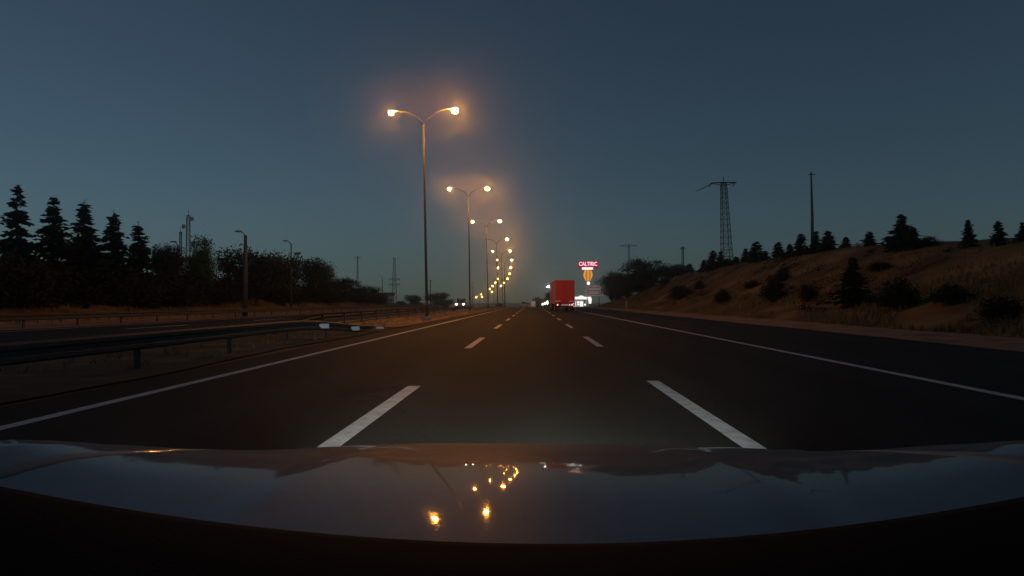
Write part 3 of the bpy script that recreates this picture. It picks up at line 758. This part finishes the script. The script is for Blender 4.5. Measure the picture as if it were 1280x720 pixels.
# ------------------------------------------------------------------ roadside signs and filling station
def text_mesh(s, size, name, m, parent, loc, bold=0.):
    cu = bpy.data.curves.new(name, 'FONT'); cu.body = s; cu.size = size; cu.align_x = 'CENTER'; cu.align_y = 'CENTER'; cu.extrude = .03; cu.offset = bold
    t = bpy.data.objects.new(name, cu); COL.objects.link(t)
    dg = bpy.context.evaluated_depsgraph_get(); me = bpy.data.meshes.new_from_object(t.evaluated_get(dg))
    bpy.data.objects.remove(t)
    me.materials.clear(); me.materials.append(m)
    o = bpy.data.objects.new(name, me); COL.objects.link(o); o.parent = parent; o.location = loc; o.rotation_euler = (PI/2,0,0); return o
Y = 255; p = W(735, 331, Y); zg = Hx(p.x, Y); hz = p.z-zg; sc_ = Y/FPX
ts = empty('totem_sign', (p.x, Y, zg), R(3), 'tall totem sign with a lit red and pink name board and an amber waisted column', 'sign')
bd = MB(); bd.box((0,0,hz),(26*sc_,.5,10*sc_)); bd = bd.build('name_board', M['sign_red'], ts, bevel=.12)
t = text_mesh('CALTIRIC', 6.9*sc_, 'lettering', M['sign_letters'], bd, (0,-.29,hz+.25), .05)
w_ = max(v.co.x for v in t.data.vertices)-min(v.co.x for v in t.data.vertices); t.scale = (22.8*sc_/w_, 1, 1)
MB().box((-.2,-.05,hz-4.6*sc_),(13.5*sc_,.7,2.5*sc_)).build('light_strip', M['sign_white'], ts)
pl = MB(); pl.tube([(0,0,-.2),(0,0,hz-5*sc_)],[.35,.25],10); pl.build('column', M['galvanised'], ts, True)
MB().box((0,-.42,hz-13*sc_),(.5,.1,13*sc_)).build('amber_strip', M['amber_lit'], ts)
b = MB(); zt = hz-5.6*sc_
ring = []
for k in range(13):
    tt = k/12; rr_ = .30+.95*math.sin(PI*(.14+.78*tt)); n_ = len(b.v); ring.append(n_)
    for i in range(4):
        sx, sy = ((-1,-1),(1,-1),(1,1),(-1,1))[i]; b.v.append((sx*rr_, sy*.22, zt-tt*15*sc_))
for a_, c_ in zip(ring, ring[1:]):
    for i in range(4): b.f.append((a_+i, a_+(i+1)%4, c_+(i+1)%4, c_+i))
b.build('amber_panel', M['amber_panel'], ts)
for s in (-1,1):                       # waisted lit fins
    zt = hz-6*sc_; pts=[]; b=MB()
    for k in range(9):
        tt = k/8; xx = s*(.30+.95*math.sin(PI*(.12+.80*tt))); b_z = zt-tt*14*sc_
        pts.append((xx,0,b_z))
    b.tube(pts,[.24,.3,.36,.38,.38,.36,.32,.26,.2],6); b.build('amber_fin', M['amber_lit'], ts, True)
MB().ellipsoid((.1,-.3,hz-23*sc_),(.55,.3,.62),10,6).build('lit_disc', M['sign_white'], ts, True)
# stack of boards
Y = 235; p = W(741, 364, Y); zg = Hx(p.x, Y); s_ = Y/FPX; zc = p.z-zg
bs = empty('board_sign', (p.x, Y, zg), R(4), 'stack of three pale advertising boards below the totem sign', 'sign')
for i, (dy, w, dx, txt) in enumerate(((-5.0,18,1,''),(-.6,21,0,''),(4.2,21.5,1.5,''))):
    bb = MB().box((dx*s_,0,zc-dy*s_),(w*s_,.25,3.7*s_)).build('board', M['board'], bs, bevel=.04)
    tb_ = MB(); xx = -w*.42
    while xx < w*.40:
        ww = random.choice((.7,.9,1.1,1.6)); tb_.box(((dx+xx+ww/2)*s_,-.14,zc-dy*s_-.1*s_),(ww*s_,.03,random.choice((1.1,1.4,1.7))*s_)); xx += ww+random.choice((.35,.4,1.1))
    tb_.build('faded_lettering', M['board_text'], bb)
for x in (-7,8): MB().tube([(x*s_,.1,-.2),(x*s_,.1,zc+6*s_)],.13,8).build('post', M['dark_steel'], bs)
# station
Y = 250; p = W(729, 372.5, Y); zg = Hx(p.x, Y); s_ = Y/FPX; zc = p.z-zg
st = empty('filling_station', (p.x, Y, zg), R(5), 'brightly lit white filling station canopy just right of the red truck', 'filling station')
MB().box((0,3,zc),(19*s_,7,3*s_)).build('canopy', M['canopy_white'], st, bevel=.05)
MB().box((-1*s_,3,zc+2.2*s_),(5*s_,1,1.2*s_)).build('roof_sign', M['canopy_white'], st)
for x in (-2.2,1.9):
    for y in (1.2,5): MB().box((x,y,(zc-.4)/2-.1),(.35,.35,zc-.5)).build('column', M['wall_white'], st)
kb = MB().box((-.8,9,1.5),(4.2,3,3.0)).build('kiosk', M['wall_white'], st)
for x in (-2.0,-.7,.6): MB().box((x,7.47,1.6),(1.05,.06,1.7)).build('window', M['canopy_white'], kb)
for x in (-1.3,1.0):
    pm = MB().box((x,2.6,1.0),(.75,.5,1.9)).build('fuel_pump', M['wall_white'], st, bevel=.04); MB().box((x,2.33,1.4),(.5,.04,.5)).build('screen', M['sign_white'], pm)
Y = 246; p = W(737.5, 376, Y); zg = Hx(p.x, Y); s_ = Y/FPX
ps = empty('price_sign', (p.x, Y, zg), R(4), 'small lit white price sign at the right end of the filling station', 'sign')
zc = p.z-zg
MB().box((0,0,zc),(3.0*s_,.3,7*s_), taper=1.4).build('panel', M['canopy_white'], ps, bevel=.04)
MB().tube([(0,0,-.2),(0,0,zc-3.4*s_)],.12,8).build('post', M['dark_steel'], ps)
# lit panels under the green tree
for i, (px, py, w, h, lab) in enumerate(((678.3,380.3,2.2,2.4,'round white-green lit sign, lowest left under the green tree'),(681.3,379.2,2.1,2.8,'white-green lit sign in the middle under the green tree'),(684.2,378.2,2.0,4.4,'tall white-green lit sign on the right under the green tree'))):
    Y = 285; p = W(px, py, Y); zg = Hx(p.x, Y); s_ = Y/FPX
    o = empty('lit_sign', (p.x, Y, zg), 0, lab, 'sign', 'lit signs under the green tree')
    zc = max(1.2, p.z-zg)
    MB().box((0,0,zc),(w*s_,.25,h*s_)).build('panel', M['green_lit'], o, bevel=.12)
    MB().tube([(0,.05,-.2),(0,.05,max(.1,zc-h*s_/2))],.09,8).build('post', M['dark_steel'], o)

# ------------------------------------------------------------------ own car
def hood_profile():
    sA = [(9.5,14.),(10.8,10.8),(12.4,6.2),(16.1,.3),(18.8,-1.2),(24,-2.)]
    th, d = R(20.9), .855; out = [(d, CAM_H-d*math.tan(th))]
    while th > R(11.05):
        s = R(interp(sA, math.degrees(th)))
        dd = .01; th += (math.tan(s)-math.tan(th))*math.cos(th)**2/d*dd; d += dd
        out.append((d, CAM_H-d*math.tan(th)))
    s0 = (out[-2][1]-out[-1][1])/.01; z = out[-1][1]; k = 0
    while k < 28:
        s0 += .045+.02*k*.5; d += .014; z -= s0*.014; out.append((d, z)); k += 1
        if z < .66: break
    return out
HP = hood_profile(); HPt = [(a, z) for a, z in HP]
print('hood end', HP[0], HP[-1], len(HP))
FE = [(.9,.10),(1.24,.084),(1.53,.040),(1.84,.004),(2.05,-.02),(2.6,-.03),(3.0,-.05)]
def halfw(y): return interp([(.5,.93),(1.6,.92),(2.2,.87),(2.6,.78),(3.0,.62)], y)
def hoodz(x, y):
    z = interp(HPt, y); w = halfw(y); t = abs(x)/w
    z += (interp(FE, y)+.012*(x > 0))*t**4
    z += .026*math.exp(-(x/.19)**2)*smooth((2.3-y)/1.4)
    z += .006*math.exp(-((abs(x)-.46*w)/.035)**2)*smooth((2.4-y)/.5)      # pressed crease
    return z
own = empty('own_car', (0,0,0), 0, 'dark grey car the picture is taken from, its glossy bonnet spread across the bottom', 'car')
ys = [HP[i][0] for i in range(0, len(HP), 4)]+[HP[-1][0]]
N = 48
b = MB()
for y in ys:
    for i in range(N+1):
        t = (-1+2*i/N)*.872; x = t*halfw(y); b.v.append((x, y, hoodz(x, y)))
nn = N+1; base = len(b.v)
for j in range(len(ys)-1):
    for i in range(N): a = j*nn+i; b.f.append((a, a+1, a+nn+1, a+nn))
b.build('bonnet', M['own_paint'], own, True)
for s in (-1, 1):      # wing sides
    b = MB(); sec = [(0,0),(.028,-.02),(.045,-.07),(.052,-.2),(.05,-.42),(.03,-.55)]
    for y in ys:
        x0 = s*halfw(y); z0 = hoodz(x0, y)
        for t in (.8795,.8800,.91,.94,.97):
            x1 = s*halfw(y)*t; b.v.append((x1, y, hoodz(x1, y)-(.03 if t == .8795 else 0)))
        for dx, dz in sec: b.v.append((x0+s*dx, y, z0+dz*(1 if z0 > .7 else .8)))
    m_ = len(sec)+5
    for j in range(len(ys)-1):
        for i in range(m_-1): a = j*m_+i; b.f.append((a, a+1, a+m_+1, a+m_))
    b.build('wing', M['own_paint'], own, True)
    wheel(own, s*.78, 1.95, .32, .22)
    MB().ellipsoid((s*.56, HP[-1][0]-.04, .60),(.15,.07,.085),14,8).build('headlight', M['headlamp_lens'], own, True)
ye = HP[-1][0]; ze = HP[-1][1]
b = MB(); b.prism([(ye-.25,.25),(ye+.05,.25),(ye+.09,.45),(ye+.06,.55),(ye-.0,ze+.0),(ye-.25,ze-.05)],-.66,.66); b.build('front_bumper', M['own_paint'], own, bevel=.03)
# dashboard with curved front edge
b = MB(); nx = 40
def dz_(x): return 1.070+.045*(x/.4)**2*(1 if x < 0 else 1.18)-.02*max(0,abs(x)-.45)*8
for j, (y, dzz) in enumerate(((.16,-.02),(.30,.0),(.44,.008),(.515,.006),(.54,0),(.55,-.014),(.56,-.06),(.60,-.26))):
    for i in range(nx+1):
        x = -.72+1.44*i/nx; b.v.append((x, y-.10*abs(x)**2*(j>2), dz_(x)*1.0+dzz))
for j in range(7):
    for i in range(nx): a = j*(nx+1)+i; b.f.append((a, a+1, a+nx+2, a+nx+1))
b.build('dashboard', M['black_plastic'], own, True)
MB().box((0,.70,.84),(1.5,.26,.03)).build('wiper_cowl', M['black_plastic'], own)

def spot(name, loc, target, power, ang, blend, col, parent=None, size=.05):
    l = bpy.data.lights.new(name, 'SPOT'); l.energy = power; l.spot_size = R(ang); l.spot_blend = blend; l.color = col; l.shadow_soft_size = size
    o = bpy.data.objects.new(name, l); COL.objects.link(o); o.location = loc
    o.rotation_euler = (Vector(target)-Vector(loc)).to_track_quat('-Z','Y').to_euler()
    if parent: o.parent = parent
    return o
for s in (-1,1):
    spot('headlight_beam', (s*.56, ye+.16, .60), (s*.56-.2, ye+.16+20, .75), HEADW if 'HEADW' in globals() else 1400, 62, 1., (.90,1,.96), own)

# ------------------------------------------------------------------ haze
hz = MB().box((-90,650,27),(3500,1800,96)).build('haze', bpy.data.materials.new('haze_air')); hz['kind'] = 'stuff'
m = hz.data.materials[0]; m.use_nodes = True; nt = m.node_tree; nt.nodes.remove(nt.nodes['Principled BSDF'])
pv = nt.nodes.new('ShaderNodeVolumePrincipled'); pv.inputs['Color'].default_value = (.93,.95,1,1); pv.inputs['Density'].default_value = .00065; pv.inputs['Anisotropy'].default_value = .96
nt.links.new(pv.outputs[0], nt.nodes['Material Output'].inputs['Volume'])

# ------------------------------------------------------------------ sky and sun
w = bpy.data.worlds.new('World'); sc.world = w; w.use_nodes = True; nt = w.node_tree
bg = nt.nodes['Background']; sky = nt.nodes.new('ShaderNodeTexSky'); sky.sky_type = 'NISHITA'; sky.sun_disc = False
SUN_EL, SUN_ROT = R(10), R(120)
sky.sun_elevation = SUN_EL; sky.sun_rotation = SUN_ROT; sky.altitude = 600; sky.air_density = 1.0; sky.dust_density = .3; sky.ozone_density = 3.0
hs = nt.nodes.new('ShaderNodeHueSaturation'); hs.inputs['Saturation'].default_value = .80
tint = nt.nodes.new('ShaderNodeMix'); tint.data_type = 'RGBA'; tint.blend_type = 'MULTIPLY'; tint.inputs[0].default_value = 1.
tint.inputs[7].default_value = (.86, 1.02, 1.04, 1)
nt.links.new(sky.outputs[0], hs.inputs['Color']); nt.links.new(hs.outputs[0], tint.inputs[6]); nt.links.new(tint.outputs[2], bg.inputs['Color']); bg.inputs['Strength'].default_value = .0235
sl = bpy.data.lights.new('sun', 'SUN'); sl.energy = .010; sl.angle = R(15); sl.color = (1,.8,.65)
so = bpy.data.objects.new('sun', sl); COL.objects.link(so)
sd = Vector((math.sin(SUN_ROT)*math.cos(SUN_EL), math.cos(SUN_ROT)*math.cos(SUN_EL), math.sin(SUN_EL)))
so.rotation_euler = sd.to_track_quat('Z','Y').to_euler()

sc.render.engine = 'CYCLES'
sc.cycles.use_denoising = True; sc.cycles.use_light_tree = True
sc.cycles.max_bounces = 4; sc.cycles.diffuse_bounces = 2; sc.cycles.glossy_bounces = 3; sc.cycles.volume_bounces = 2
sc.cycles.sample_clamp_indirect = 3.
sc.view_settings.view_transform = 'Standard'; sc.view_settings.look = 'None'; sc.view_settings.gamma = 1; sc.view_settings.exposure = 0
sc.view_settings.use_curve_mapping = False
